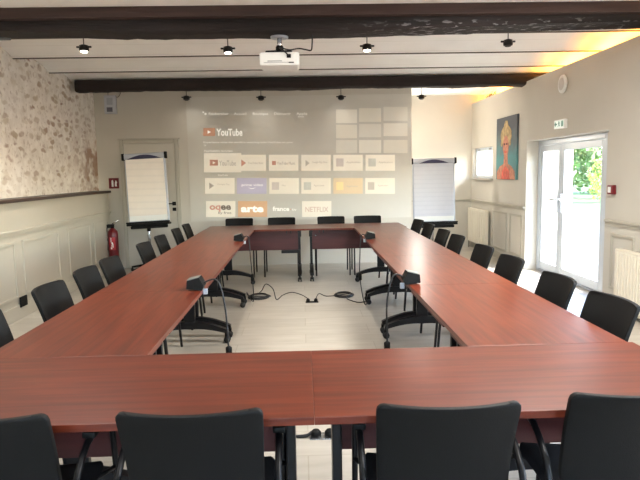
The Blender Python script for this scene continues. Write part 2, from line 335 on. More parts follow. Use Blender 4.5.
# beams
def log_beam(name, y0, y1, z0, z1, rough_m, rough, rise=0):
    b = MB(); n = 90; ny = 5; prof = []
    def sec(x, k):
        # closed section of 16 points
        a = 2*pi*(k+.5)/16; cx, sx = cos(a), sin(a); sq = lambda c: math.copysign(abs(c)**.35, c)
        y = (y0+y1)/2+(y1-y0)/2*sq(cx); z = (z0+z1)/2+(z1-z0)/2*sq(sx)
        p = Vector((x*1.3, y*6, z*6)); q = noise.noise(p)*rough
        low = max(0, -sx)
        q2 = noise.noise(Vector((x*9, y*14, 3)))*rough*.55
        z += low*(q+q2+rise*(x/2.9)**2*(1.35 if x > 0 else .9)) ; y += (noise.noise(p+Vector((7, 0, 0)))*rough*.6)
        return Vector((x, y, min(z, z1)))
    bm = bmesh.new(); R = []
    for i in range(n+1):
        x = -3.22+7.15*i/n; R.append([bm.verts.new(sec(x, k)) for k in range(16)])
    for i in range(n):
        for k in range(16): bm.faces.new((R[i][k], R[i][(k+1) % 16], R[i+1][(k+1) % 16], R[i+1][k]))
    bm.faces.new(R[0][::-1]); bm.faces.new(R[-1]); b._merge(bm, rough_m, True)
    o = b.done(name); struct(o); return o
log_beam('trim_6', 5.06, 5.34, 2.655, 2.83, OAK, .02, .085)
struct(MB().box(-3.3, 3.9, 4.99, 5.07, 2.775, 2.88, OAKF, .006).box(-3.3, 3.9, 5.07, 5.33, 2.80, 2.88, OAKF).done('trim_7'))
lb = log_beam('trim_8', 8.72, 8.96, 2.715, 2.885, OAKB, .02)

# ------------------------------------------------------------------ tables
def make_table():
    t = thing('folding_table', '', 'table')
    MB().box(-.6997, .6997, -.35, .35, .715, .74, WOOD, .0015).done('tabletop', parent=t)
    MB().box(-.60, .60, .085, .10, .42, .70, PANEL, .002).done('modesty_panel', parent=t)
    for s in (-1, 1):
        b = MB(); x = s*.615
        b.box(x-.018, x+.018, -.05, .05, .14, .69, BMET, .006); b.box(x-.022, x+.022, -.26, .26, .685, .715, BMET, .005)
        b.box(x-.03, x+.03, -.02, .08, .60, .69, BMET, .008)
        top = [(-.34+.68*i/16, 0.205-.085*abs(-1+i/8)**1.8) for i in range(17)]
        bot = [(y, z-.035-.035*(1-abs(y/.34))) for y, z in top]
        M = Matrix(((0, 0, 1, x), (1, 0, 0, 0), (0, 1, 0, 0), (0, 0, 0, 1)))
        b.prism(top+bot[::-1], -.026, .026, BMET, M)
        lg = b.done('leg', parent=t)
        for e in (-1, 1):
            c = MB(); y = e*.325; Mw = Matrix.Translation((x, y, .0305)) @ Matrix.Rotation(pi/2, 4, 'Y')
            for q in (-.018, .018):
                c.lathe([(.008, q-.009), (.026, q-.009), (.030, q-.005), (.030, q+.005), (.026, q+.009), (.008, q+.009)], RUB, 14, Mw)
            c.box(x-.012, x+.012, y-.02, y+.02, .03, .095, BLK, .005); c.done('caster', parent=lg)
    for hx in (-.50, -.44): MB().box(hx-.006, hx+.006, .10, .125, .655, .70, BMET, .003).done('hook', parent=t)
    for hx in (.50, .44): MB().box(hx-.006, hx+.006, .10, .125, .655, .70, BMET, .003).done('hook', parent=t)
    MB().lathe([(.001, 0), (.012, 0), (.012, .006), (.001, .008)], CHR, 10, Matrix.Translation((.55, .10, .62)) @ Matrix.Rotation(-pi/2, 4, 'X')).done('panel_bolt', parent=t)
    return t
XSM = .0217; Y0 = 1.764
IL, IR = -.678, .70
tproto = make_table()
ords = ['nearest the camera', 'second from the camera', 'third from the camera', 'farthest from the camera']
tabs = [(XSM-.70, Y0+.35, 0, 'reddish wood folding table in the front row, left of the middle seam'),
        (XSM+.70, Y0+.35, 0, 'reddish wood folding table in the front row, right of the middle seam'),
        (XSM-.70, 8.064+.35, pi, 'reddish wood folding table at the far end below the projection, left one'),
        (XSM+.70, 8.064+.35, pi, 'reddish wood folding table at the far end, right one')]
for k in range(4):
    yc = Y0+.70+1.4*k+.70
    tabs.append((IL-.35, yc, -pi/2, 'reddish wood folding table in the left row, '+ords[k]))
for k in range(4):
    yc = Y0+.70+1.4*k+.70
    tabs.append((IR+.35, yc, pi/2, 'reddish wood folding table in the right row, '+ords[k]))
tobjs = []
for i, (x, y, r, l) in enumerate(tabs):
    o = tproto if i == 0 else copy_tree(tproto)
    o.location = (x, y, 0); o.rotation_euler = (0, 0, r); tag(o, l, 'table', 'folding tables set in a rectangle'); tobjs.append(o)
# cable tray under the left far table
MB().box(-.62, -.36, .07, .13, .375, .42, BMET, .006).done('cable_tray', parent=tobjs[2])['label'] = 'small black cable tray hanging under the table'

# ------------------------------------------------------------------ chairs  (front = +y)
def make_chair():
    t = thing('conference_chair', '', 'chair')
    # backrest shell
    W, Z0, Z1 = .211, .47, .83
    def half(z):   # half width with rounded corners
        h = W-.012*(Z1-z)/.36
        r = .022
        if z > Z1-r: h -= r-sqrt(max(0, r*r-(z-(Z1-r))**2))
        if z < Z0+.06: h -= .06-sqrt(max(0, .06**2-(Z0+.06-z)**2))
        return h
    def surf(u, z, off):
        x = half(z)*u; y = -.205-.10*((z-Z0)/(Z1-Z0))**1.5+.015+.040*u*u+off
        zz = z
        return Vector((x, y, zz))
    nu, nv = 20, 18
    zz = [Z0+(Z1-Z0)*(.5-.5*cos(pi*j/nv)) for j in range(nv+1)]
    bm = bmesh.new(); F = [[bm.verts.new(surf(-1+2*i/nu, z, .011)) for z in zz] for i in range(nu+1)]; K = [[bm.verts.new(surf(-1+2*i/nu, z, -.011)) for z in zz] for i in range(nu+1)]
    for i in range(nu):
        for j in range(nv):
            bm.faces.new((F[i][j], F[i][j+1], F[i+1][j+1], F[i+1][j])); bm.faces.new((K[i][j], K[i+1][j], K[i+1][j+1], K[i][j+1]))
    for i in range(nu): bm.faces.new((F[i][0], F[i+1][0], K[i+1][0], K[i][0])); bm.faces.new((F[i+1][-1], F[i][-1], K[i][-1], K[i+1][-1]))
    for j in range(nv): bm.faces.new((F[0][j+1], F[0][j], K[0][j], K[0][j+1])); bm.faces.new((F[-1][j], F[-1][j+1], K[-1][j+1], K[-1][j]))
    b = MB(); b._merge(bm, BLK, True); bk = b.done('backrest', parent=t)
    bv = bk.modifiers.new('b', 'BEVEL'); bv.width = .004; bv.segments = 2; bv.limit_method = 'ANGLE'; bv.angle_limit = rad(50)
    # seat
    b = MB()
    def seat(u, v, s):
        x = -1+2*u; y = -1+2*v; n = (abs(x)**5+abs(y)**5)**.2; k = 1/max(n, 1e-6) if n > 1 else 1
        k = 1.0/max(1, (abs(x)**6+abs(y)**6)**(1/6.)); x *= k; y *= k
        e = max(abs(x), abs(y)); th = .028*(1-e**6)
        return Vector((x*.225, .01+y*.21, .445+s*(th)+.012*(x*x)-(.03*max(0, y-.6)**2*2)))
    b.grid(lambda u, v: seat(u, v, 1), 16, 16, FAB); b.grid(lambda u, v: seat(u, v, -.6), 16, 16, BLK)
    b.done('seat', parent=t)
    for s in (-1, 1):
        x = s*.245
        MB().tube([(x, -.24, 0), (x, -.235, .10), (x, -.21, .45), (x, -.195, .52), (x, -.165, .575), (x, -.10, .625), (x, -.05, .648), (x, .02, .655)], .0115, BMET).done('leg', parent=t)
        MB().tube([(x, .26, 0), (x, .245, .2), (x, .22, .45), (x, .20, .60), (x, .185, .64), (x, .15, .655), (x, .10, .655)], .0115, BMET).done('leg', parent=t)
        MB().box(x-.022, x+.022, -.04, .17, .655, .678, BLK, .008).done('armrest', parent=t)
    b = MB()
    for y in (-.15, .15): b.tube([(-.245, y*1.45, .43), (-.20, y, .425), (.20, y, .425), (.245, y*1.45, .43)], .010, BMET)
    for s in (-1, 1): b.tube([(s*.17, .15, .425), (s*.17, -.16, .425), (s*.165, -.185, .45), (s*.16, -.192, .50)], .011, BMET)
    b.done('seat_frame', parent=t)
    return t
cp = make_chair(); first = True
def chair(x, y, rz, label, group):
    global first
    o = cp if first else copy_tree(cp); first = False
    o.location = (x, y, 0); o.rotation_euler = (0, 0, rz); tag(o, label, 'chair', group); return o
BT = .29   # backrest top behind origin
for x, l, r in ((-.955, 'leftmost, cut off by the frame', .02), (-.338, 'second from the left', 0), (.415, 'third from the left', -.02), (1.005, 'rightmost, cut off by the frame', -.03)):
    chair(x, (1.60 if x < .9 else 1.64)+BT-.01, r, 'black armchair seen from behind at the front table, '+l, 'chairs along the near table row')
oL = ['nearest, cut off by the frame', 'second from the camera', 'third from the camera', 'fourth from the camera', 'fifth from the camera', 'sixth from the camera', 'seventh from the camera', 'farthest, by the far corner']
for i, y in enumerate((2.90, 3.72, 4.35, 4.89, 5.94, 6.64, 7.48, 8.14)):
    chair(-1.60+BT-.045, y-.04, -pi/2-.0+random.uniform(-.03, .03), 'black chair left of the left table row, '+oL[i], 'chairs along the left table row')
oR = ['nearest the camera', 'second from the camera', 'third from the camera', 'fourth from the camera', 'fifth from the camera', 'sixth from the camera', 'seventh from the camera', 'farthest, by the right flip chart']
for i, y in enumerate((2.92, 3.58, 4.40, 5.09, 5.98, 6.58, 7.34, 8.03)):
    chair(1.61-BT+.02, y, pi/2+.06+random.uniform(-.03, .03), 'black chair right of the right table row, '+oR[i], 'chairs along the right table row')
for x, l in ((-.975, 'leftmost'), (-.33, 'second from the left'), (.425, 'third from the left'), (.985, 'rightmost')):
    chair(x, 9.05-BT+.02, pi, 'black chair behind the far table facing the camera, '+l, 'chairs along the far table row')

# ------------------------------------------------------------------ table sockets with cables
def socket_box(px, py, rz, label):
    p = at(px, py, 2, .77); t = thing('socket_box', label, 'socket box', (p.x, p.y, .741), rz, 'black socket boxes on the table edges')
    # local: +x towards the inner edge
    M = Matrix(((1, 0, 0, 0), (0, 0, 1, 0), (0, 1, 0, 0), (0, 0, 0, 1)))
    b = MB(); b.prism([(-.055, .012), (.045, .0), (.06, .03), (.03, .085), (-.05, .065)], -.055, .055, BLK, M); b.done('body', parent=t)
    MB().prism([(.026, .0868), (.031, .090), (-.05, .0705), (-.05, .066)], -.050, .050, mat('grey_top', srgb(120, 122, 118), .4), M).done('top_panel', parent=t)
    MB().box(.045, .075, -.012, .012, -.035, .004, ALU, .004).done('clamp', parent=t)
    return t, p
def wire(name, pts, label, cat, r=.006, m=CABLE, extra=None):
    P = [Vector(p) for p in pts]; out = []
    for i in range(len(P)-1):
        p0, p1, p2, p3 = P[max(i-1, 0)], P[i], P[i+1], P[min(i+2, len(P)-1)]
        for k in range(6):
            t = k/6; out.append(.5*((2*p1)+(-p0+p2)*t+(2*p0-5*p1+4*p2-p3)*t*t+(-p0+3*p1-3*p2+p3)*t**3))
    out.append(P[-1]); b = MB().tube(out, r, m, 6)
    if extra: extra(b)
    return tag(b.done(name), label, cat)
s1, p1 = socket_box(196, 285, 0, 'black socket box clamped on the left table edge, nearer one with grey top')
s2, p2 = socket_box(239, 238.5, 0, 'small black socket box at the far end of the left table row')
s3, p3 = socket_box(411, 279, pi, 'black socket box clamped on the right table edge, nearer one with grey top')
s4, p4 = socket_box(370, 236.5, pi, 'small black socket box at the far end of the right table row')
F_ = lambda x, y, z=.007: tuple(Vector((*at(x, y, 2, 0).xy, z)))
def lump(c, d=.022, h=.09):
    return lambda b: b.lathe([(.008, -h/2), (d*.8, -h/2+.01), (d*.8, h/2-.01), (.008, h/2)], BLK, 8, Matrix.Translation(c))
xl = IL+.10
# near-left
wire('cable', [(p1.x+.04, p1.y, .78), (xl, p1.y-.02, .80), (xl+.05, p1.y-.05, .62), (xl+.07, p1.y-.1, .35), (xl+.09, p1.y-.15, .12), (xl+.10, p1.y-.25, .01), (xl+.0, p1.y-.6, .007)], 'black cable hanging from the nearer left socket box to the floor', 'cable', .006, extra=lump((xl+.072, p1.y-.11, .33), .026, .10))
xr = IR-.10
wire('cable', [(p3.x-.04, p3.y, .78), (xr, p3.y-.02, .80), (xr-.05, p3.y-.05, .62), (xr-.06, p3.y-.12, .35), (xr-.10, p3.y-.25, .12), (xr-.16, p3.y-.40, .01), (xr-.25, p3.y-.7, .007)], 'black cable hanging from the nearer right socket box to the floor', 'cable', .006, extra=lump((xr-.062, p3.y-.13, .33), .026, .10))
def coil(c, rx, ry, n=5):
    pts = []
    for k in range(n*14+1):
        a = 2*pi*k/14; rr = 1-.05*(k//14)+.03*sin(a*2+k*.1); pts.append((c[0]+rx*rr*cos(a), c[1]+ry*rr*sin(a), .007+.004*(k//14)))
    return pts
cL = at(259, 297.3, 2, 0); cR = at(344, 295.5, 2, 0)
wire('cable', [(p2.x+.04, p2.y, .78), (IL+.05, p2.y-.02, .78), (IL+.07, p2.y-.05, .55), (IL+.09, p2.y-.1, .3), (IL+.10, p2.y-.2, .08), F_(247, 293), F_(250, 296.5)]+coil(cL, .13, .17)[::2] + [(cL.x-.0, cL.y+.1, .03), (*(at(262, 290, 1, cL.y-.02).xy), at(262, 290, 1, cL.y).z), (*(at(266, 284, 1, cL.y-.05).xy), at(266, 284, 1, cL.y-.05).z), (*(at(273, 289, 1, cL.y-.08).xy), at(273, 289, 1, cL.y-.08).z), F_(276.5, 300), (*(at(283, 295, 1, 7.03).xy), at(283, 295, 1, 7.03).z), (*(at(292, 292.3, 1, 7.0).xy), at(292, 292.3, 1, 7.0).z), (*(at(302, 295, 1, 7.0).xy), at(302, 295, 1, 7.0).z), F_(308.5, 301.5, .03)],
     'long black cable coiled on the floor left of the floor sockets', 'cable', .0055, extra=lump((IL+.088, p2.y-.1, .33), .022, .09))
wire('cable', [(p4.x-.04, p4.y, .78), (IR-.05, p4.y-.02, .78), (IR-.07, p4.y-.05, .55), (IR-.075, p4.y-.1, .3), (IR-.04, p4.y-.3, .05), F_(370, 292), F_(369, 300), F_(360, 303), F_(351, 301), F_(347, 298.5)]+coil(cR, .12, .16)[::2]+[F_(337, 296), F_(326, 296.6), (*(at(319, 296.3, 1, 7.0).xy), .05), F_(315.8, 301.5, .03)],
     'long black cable coiled on the floor right of the floor sockets', 'cable', .0055, extra=lump((IR-.073, p4.y-.1, .33), .022, .09))
fb = at(312, 302.2, 2, 0)
t = thing('floor_socket', 'black double floor socket in the middle of the floor with two plugs', 'socket', (fb.x, fb.y, 0))
MB().box(-.075, .075, -.035, .035, 0, .008, BLK, .003).done('plate', parent=t)
for s in (-1, 1): MB().lathe([(.022, .008), (.022, .03), (.012, .045)], BLK, 12, Matrix.Translation((s*.045, 0, 0))).done('plug', parent=t)
fb = at(323, 436.5, 2, 0)
t = thing('floor_socket', 'metal floor socket plate seen between the front table legs', 'socket', (fb.x, fb.y, 0))
MB().box(-.075, .075, -.045, .045, 0, .006, CHR, .002).done('plate', parent=t)
for s in (-1, 1): MB().lathe([(.03, .006), (.03, .028), (.018, .042)], BLK, 12, Matrix.Translation((s*.04-.0, 0, 0))).done('plug', parent=t)
wire('cable', [(fb.x-.06, fb.y, .03), (fb.x-.10, fb.y-.01, .012), (fb.x-.2, fb.y+.0, .008), (fb.x-.35, fb.y+.03, .008), (fb.x-.55, fb.y+.02, .008)], 'black cable plugged into the front floor socket', 'cable', .009)
fb = at(24, 301, 0, XW+.03)
tag(MB().box(XW+.018, XW+.035, fb.y-.075, fb.y+.075, fb.z-.055, fb.z+.055, BLK, .004).done('wall_socket'), 'small black wall socket low on the left panelling', 'socket')
fb = at(620, 292, 0, XR-.02)
tag(MB().box(XR-.03, XR-.015, fb.y-.06, fb.y+.06, .05, .10, BLK, .004).done('wall_socket'), 'small dark socket on the skirting right of the glass door', 'socket')

# ------------------------------------------------------------------ projection
PY = YB-.012
screen = thing('projection_screen', 'grey projection screen on the back wall showing a streaming menu', 'projection screen', (0, YB, 0))
def W2(px, py): p = at(px, py, 1, PY); return p.x, p.z
ang = -.0
cA = [W2(x, y) for x, y in ((190.5, 97), (411.5, 92.5), (411.5, 222), (191, 218.5))]
MXZ = lambda y: Matrix(((1, 0, 0, 0), (0, 0, -1, y), (0, 1, 0, 0), (0, 0, 0, 1)))   # xy -> xz, z -> -y
SCR = mat('screen_cloth', srgb(208, 204, 194), .8, var=.02, scale=2)
sb = MB().prism([(cA[3][0], .74), (cA[2][0]-.002, .74), (cA[2][0]-.002, 2.74), (cA[3][0], 2.74)], .0, .010, SCR, MXZ(0)).done('screen_surface', parent=screen)
def panel(name, x0, y0, x1, y1, m, parent, z=.014, th=.003, rnd=0):
    """flat rectangle between two picture corners, at its place on the screen"""
    a, b_, c, d = W2(x0, y1), W2(x1, y1), W2(x1, y0), W2(x0, y0)
    o = MB().prism([a, b_, c, d], z-th, z, m, MXZ(0)).done(name, parent=parent); return o
def lit(name, r, g, b, e=.35): c = srgb(r, g, b); return mat(name, c, .8, emit=(c, e))
TXTW = lit('text_white', 242, 240, 232, .12)
def text_on(body, x0, y0, h, m, parent, z=.0165, width=None, bold=0):
    """h = cap height in px, (x0,y0) = left baseline"""
    me = text_mesh(body, 1, m, .0006, bold=bold)
    X0, Z0 = W2(x0, y0); X1, Z1 = W2(x0+10, y0); ux = Vector((X1-X0, Z1-Z0)).normalized()
    s = 9.7/590*h/.70; sx = s
    if width: wpx = max(v.co.x for v in me.vertices)-min(v.co.x for v in me.vertices); sx = 9.7/590*width/wpx
    me.transform(Matrix(((ux.x*sx, -ux.y*s, 0, X0), (0, 0, -1, -z), (ux.y*sx, ux.x*s, 0, Z0), (0, 0, 0, 1))))
    o = bpy.data.objects.new('lettering', me); COL.objects.link(o); o.parent = parent; return o
CREAM = lit('tile_cream', 232, 224, 208, .06); LILA = lit('tile_lilac', 192, 186, 206, .04); ORG = lit('tile_orange', 224, 182, 144, .03); PEACH = lit('tile_peach', 226, 204, 170, .05)
REDL = lit('logo_red', 218, 166, 138, .03); GREYT = mat('tile_text_grey', srgb(196, 187, 177), .8); GREYL = mat('tile_text_light', srgb(208, 199, 186), .8); DARKT = mat('tile_text_dark', srgb(140, 124, 112), .8); REDT = mat('tile_red', srgb(222, 168, 150), .8)
PINKT = mat('tile_pink_grey', srgb(220, 209, 202), .8); BLUET = mat('tile_blue_grey', srgb(214, 213, 203), .8)
def tri(x0, y0, x1, y1, m, parent, z=.018):
    a, b_, c = W2(x0, y1), W2(x1, (y0+y1)/2), W2(x0, y0); return MB().prism([a, b_, c], z-.003, z, m, MXZ(0)).done('play_mark', parent=parent)
# header
for body, x, w in (('Rechercher', 208.5, 19.5), ('Accueil', 234, 12), ('Boutique', 252.5, 15), ('Découvrir', 274, 16), ('Applis', 296.5, 10.5)):
    text_on(body, x, 114.8, 2.2, TXTW, screen, width=w)
panel('menu_underline', 298, 116.6, 304, 117.1, TXTW, screen)
panel('menu_mark', 202.5, 111.5, 204, 113, TXTW, screen); panel('menu_mark', 204.5, 113, 206.5, 114.8, TXTW, screen)
lg = panel('logo_badge', 203.3, 128, 215, 136, REDL, screen); tri(207.6, 130.3, 211, 133.8, TXTW, lg)
text_on('YouTube', 216.8, 135.6, 6.6, TXTW, screen, width=25.4, bold=.022)
text_on('Experience what the world is watching with YouTube on your', 203.3, 143, 1.5, TXTW, screen, width=88)
text_on('TV', 203.6, 146.3, 1.5, TXTW, screen)
text_on('Applications favorites', 204, 151.6, 1.5, TXTW, screen, width=28)
text_on('YouTube', 217.8, 175.8, 1.4, TXTW, screen, width=10)
# 3 x 3 grid of pale panels
xs = [(336, 357), (359, 381), (383.5, 407.5)]; 
for i, (a, b_) in enumerate(xs):
    for j, (c, d) in enumerate(((109.5, 123), (124.8, 138.3), (140, 153))):
        k = -2.2*i; panel('preview_picture', a, c+k*(.6 if j == 0 else .35 if j == 1 else 0), b_, d+k*(.5 if j < 2 else 0), lit('preview_%d' % ((i+j) % 3), (228, 224, 220)[(i+j) % 3], (223, 219, 216)[(i+j) % 3], (210, 205, 204)[(i+j) % 3], .02), screen)
def tile(x0, y0, x1, y1, m): return panel('app_tile', x0, y0, x1, y1, m, screen, z=.015, th=.004)
for k, x in enumerate((236.5, 269, 301.3, 333.3, 365.5)):
    T_ = tile(x, 154.8, x+29.4, 170.8, CREAM)
    if k == 0: tri(241.3, 159.5, 246, 166.5, REDT, T_); text_on('YouTube Kids', 248, 164, 2, GREYL, T_, z=.018, width=15)
    if k == 1: panel('logo_badge', 272, 161, 275.8, 165, REDT, T_, z=.018); text_on('YouTube Music', 277, 164.6, 2.8, GREYT, T_, z=.018, width=18)
    if k == 2: tri(305.5, 160, 309.5, 166.5, GREYL, T_); text_on('Google Play Films', 312, 163, 1.6, GREYL, T_, z=.018, width=15)
    if k >= 3: panel('logo_badge', x+2.8, 158.5, x+10.2, 166.5, (PINKT, BLUET)[k-3], T_, z=.018); text_on('Application', x+13, 163, 1.7, GREYL, T_, z=.018, width=14)
T_ = panel('app_tile', 204, 153.1, 241.3, 172.4, CREAM, screen, z=.020, th=.006)
lg = panel('logo_badge', 209.8, 159.8, 218, 165.6, REDT, T_, z=.023); tri(212.8, 161.3, 215.6, 164.2, CREAM, lg, z=.026); text_on('YouTube', 219.3, 165.6, 5, GREYT, T_, z=.023, width=16.5)
for k, x in enumerate((205, 237, 269.3, 301.3, 333.3, 365.3)):
    T_ = tile(x, 178, x+29.5, 193.8, (CREAM, LILA, CREAM, CREAM, PEACH, CREAM)[k])
    if k == 0: tri(209.3, 182.5, 214, 189, GREYT, T_); text_on('Google Play', 217.5, 185, 1.6, GREYL, T_, z=.018, width=12)
    if k == 1:
        text_on('prime video', 241.5, 186, 2.4, TXTW, T_, z=.018, width=21)
        pts = [W2(248+8*i/10, 187.3+1.6*sin(pi*i/10)) for i in range(11)]+[W2(248+8*i/10, 187.3+1.0*sin(pi*i/10)) for i in range(10, -1, -1)]
        MB().prism(pts, .015, .018, TXTW, MXZ(0)).done('smile_mark', parent=T_)
    if k in (2, 3, 5): panel('logo_badge', x+2.5, 182.2, x+(9.8 if k != 5 else 9), 189.8, (PINKT, BLUET, GREYL)[(2, 3, 5).index(k)], T_, z=.018); text_on('Mes' if k == 2 else 'Application', x+12.5, 186.2, 1.6, GREYL, T_, z=.018)
    if k == 4: panel('logo_badge', x+3, 182, x+10, 190, lit('tile_sun', 240, 214, 160, .06), T_, z=.018); text_on('Application', x+13, 187, 1.8, GREYL, T_, z=.018)
T_ = tile(206, 201.1, 235.3, 217, CREAM)
text_on('oq', 209.6, 209.6, 6.3, REDT, T_, z=.018, width=10.8, bold=.03); text_on('ee', 220.8, 209.6, 6.3, DARKT, T_, z=.018, width=10, bold=.03); text_on('by free', 218, 213.8, 2.4, DARKT, T_, z=.018, width=13)
T_ = tile(238, 201.1, 267.2, 217, ORG); text_on('arte', 241.3, 211.8, 6.6, TXTW, T_, z=.018, width=22.5, bold=.045)
text_on('france', 272.8, 210.8, 4.2, TXTW, screen, width=16.5, bold=.03); text_on('tv', 292, 210.8, 3, TXTW, screen, width=4.5); panel('dot_mark', 290, 208.8, 291, 209.8, REDL, screen)
T_ = tile(302, 201.1, 331.4, 217, CREAM); text_on('NETFLIX', 305, 211.8, 5, mat('tile_netf', srgb(216, 190, 174), .8), T_, z=.018, width=23, bold=.012)

# ------------------------------------------------------------------ flip charts
def stripes(m, p):
    N = m.node_tree.nodes; L = m.node_tree.links; b = N['Principled BSDF']; src = b.inputs['Base Color'].links[0].from_socket
    tc = N.new('ShaderNodeTexCoord'); s_ = N.new('ShaderNodeSeparateXYZ'); L.new(tc.outputs['Object'], s_.inputs[0])
    d = N.new('ShaderNodeMath'); d.operation = 'MULTIPLY'; d.inputs[1].default_value = 1/p; L.new(s_.outputs['Z'], d.inputs[0])
    f = N.new('ShaderNodeMath'); f.operation = 'FRACT'; L.new(d.outputs[0], f.inputs[0])
    r = ramp(N, [(.0, (.94, .945, .955, 1)), (.25, (1, 1, 1, 1)), (.8, (1, 1, 1, 1)), (1, (.94, .945, .955, 1))]); L.new(f.outputs[0], r.inputs[0])
    x = N.new('ShaderNodeMixRGB'); x.blend_type = 'MULTIPLY'; x.inputs[0].default_value = 1; L.new(src, x.inputs[1]); L.new(r.outputs[0], x.inputs[2]); L.new(x.outputs[0], b.inputs['Base Color']); return m
def flip(x, y, ztop, w, h, zb, lean, roll, label, pm):
    t = thing('flip_chart', label, 'flip chart', (x, y, 0), 0, 'flip charts by the back wall')
    M = Matrix.Translation((0, 0, ztop)) @ Matrix.Rotation(roll, 4, 'Y') @ Matrix.Rotation(-lean, 4, 'X')
    MB().box(-w/2, w/2, 0, .02, -h, 0, ALU, .006, M).done('board', parent=t)
    MB().box(-w/2+.02, w/2-.03, -.014, -.002, -h+.02, -.07, pm, .001, M).box(-w/2+.02, w/2-.03, -.016, -.002, -h+.02, -h+.10, WHT, .001, M).done('paper_pad', parent=t)
    hb = MB().box(-w/2-.01, w/2+.01, -.04, 0, -.075, .012, ALU, .012, M)
    for s in (-1, 1): hb.box(s*(w/2+.01)-.02, s*(w/2+.01)+.02, -.045, .02, -.085, .018, BLK, .008, M)
    hb = hb.done('clamp_bar', parent=t)
    MB().prism([(-.26+.52*i/14, -.075+.062*sin(pi*i/14)) for i in range(15)], .040, .046, mat('navy_plastic', srgb(38, 36, 70), .4), M @ Matrix(((1, 0, 0, 0), (0, 0, -1, 0), (0, 1, 0, 0), (0, 0, 0, 1)))).done('clamp_grip', parent=hb)
    tr = MB().box(-w/2-.02, w/2+.02, -.09, .02, -h-.05, -h-.015, BLK, .012, M).box(-w/2-.02, w/2+.02, -.09, -.08, -h-.015, -h+.01, BLK, .004, M).box(-w/2+.03, w/2-.03, -.06, .02, -h-.10, -h-.05, BLK, .02, M)
    tr = tr.done('pen_tray', parent=t)
    for k, (xx, mm) in enumerate(((-.02, WHT), (.12, RED), (.22, WHT))):
        MB().tube([(xx, -.06, -h), (xx+.11, -.055, -h)], .011, mm, 8, M).done('marker', parent=tr)
    c = MB(); c.tube([(0, .04, .10), (0, .045, zb+.25)], .022, CHR, 12); c.lathe([(.03, 0), (.03, .06)], BLK, 12, Matrix.Translation((0, .04, zb-.15)))
    c.done('pole', parent=t)
    for k in range(5):
        a = 2*pi*k/5+.3; e = Vector((cos(a), sin(a), 0))*.34
        lg = MB().tube([(0, .04, .12), (e.x*.5, .04+e.y*.5, .10), (e.x, .04+e.y, .07)], [.022, .018, .014], BLK, 8).done('leg', parent=t)
        MB().lathe([(.008, -.012), (.026, -.012), (.028, 0), (.026, .012), (.008, .012)], RUB, 12, Matrix.Translation((e.x, .04+e.y, .028)) @ Matrix.Rotation(pi/2, 4, 'Y')).tube([(e.x, .04+e.y, .028), (e.x, .04+e.y, .07)], .008, BLK).done('caster', parent=lg)
    return t
pL = at(145, 154, 1, 9.2); bL = at(149, 222, 1, 9.15)
flip(pL.x-.01, 9.2, pL.z, .625, pL.z-bL.z-.0, bL.z, .07, rad(-2.4), 'white flip chart in front of the painted door on the left', stripes(mat('paper_cream', srgb(240, 232, 222), .8, var=.02), .1))
pR = at(434.5, 159, 1, 10.25); bR = at(435, 222, 1, 10.2)
flip(pR.x-.02, 10.25, pR.z, .735, pR.z-bR.z, bR.z, .07, rad(-.3), 'grey papered flip chart in the right recess beside the screen', stripes(mat('paper_grey', srgb(208, 210, 218), .8, var=.02), .075))

# ------------------------------------------------------------------ radiators
def radiator(y0, y1, z0, z1, label, fl):
    t = thing('radiator', label, 'radiator', (XR-.065, (y0+y1)/2, z0))
    h = z1-z0; w = (y1-y0)/2
    b = MB().box(-.04, .03, -w, w, 0, h, RADM, .012)
    n = int((y1-y0)/fl)
    for k in range(n): 
        y = -w+.03+(2*w-.06)*(k+.5)/n; b.box(-.05, -.038, y-fl*.28, y+fl*.28, .03, h-.03, RADM, .004)
    b.done('radiator_body', parent=t)
    MB().box(.03, .06, -w*.6, -w*.5, .05, h-.05, RADM).box(.03, .06, w*.5, w*.6, .05, h-.05, RADM).done('bracket', parent=t)
    MB().tube([(0, w-.05, .02), (0, w+.04, .02), (0, w+.04, -z0+.001)], .009, CHR).lathe([(.018, 0), (.018, .05)], WHT, 12, Matrix.Translation((0, w+.04, .02))).done('valve', parent=t)
radiator(10.28, 11.36, .14, .78, 'cream radiator under the small window by the far corner', .11)
radiator(4.75, 5.93, .05, .67, 'cream ribbed radiator right of the glass door', .055)

# ------------------------------------------------------------------ painting (plain generic portrait)
py0, py1, pz0, pz1 = 8.99, 9.93, 1.335, 2.33
t = thing('framed_painting', 'tall portrait painting of a turbaned figure on the right wall', 'painting', (XR-.002, (py0+py1)/2, pz0))
hh = pz1-pz0; hw = (py1-py0)/2
def canvas_mat():
    m = bpy.data.materials.new('canvas_paint'); m.use_nodes = True; N = m.node_tree.nodes; L = m.node_tree.links; b = N['Principled BSDF']; b.inputs['Roughness'].default_value = .7
    tc = N.new('ShaderNodeTexCoord'); s = N.new('ShaderNodeSeparateXYZ'); L.new(tc.outputs['Object'], s.inputs[0]); n = N.new('ShaderNodeTexNoise'); n.inputs['Scale'].default_value = 7; L.new(tc.outputs['Object'], n.inputs['Vector'])
    ad = N.new('ShaderNodeMath'); ad.operation = 'MULTIPLY_ADD'; L.new(n.outputs['Fac'], ad.inputs[0]); ad.inputs[1].default_value = .35; L.new(s.outputs['Z'], ad.inputs[2])
    r = ramp(N, [(.25, srgb(92, 130, 130)), (.5, srgb(84, 142, 144)), (.75, srgb(92, 108, 112)), (1, srgb(78, 82, 88))]); L.new(ad.outputs[0], r.inputs[0]); L.new(r.outputs[0], b.inputs['Base Color']); return m
MB().box(-.03, 0, -hw, hw, 0, hh, canvas_mat(), .002).done('canvas', parent=t)
MX = Matrix(((0, 0, -1, 0), (-1, 0, 0, 0), (0, 1, 0, 0), (0, 0, 0, 1)))   # xy(picture) -> wall, z -> into the room
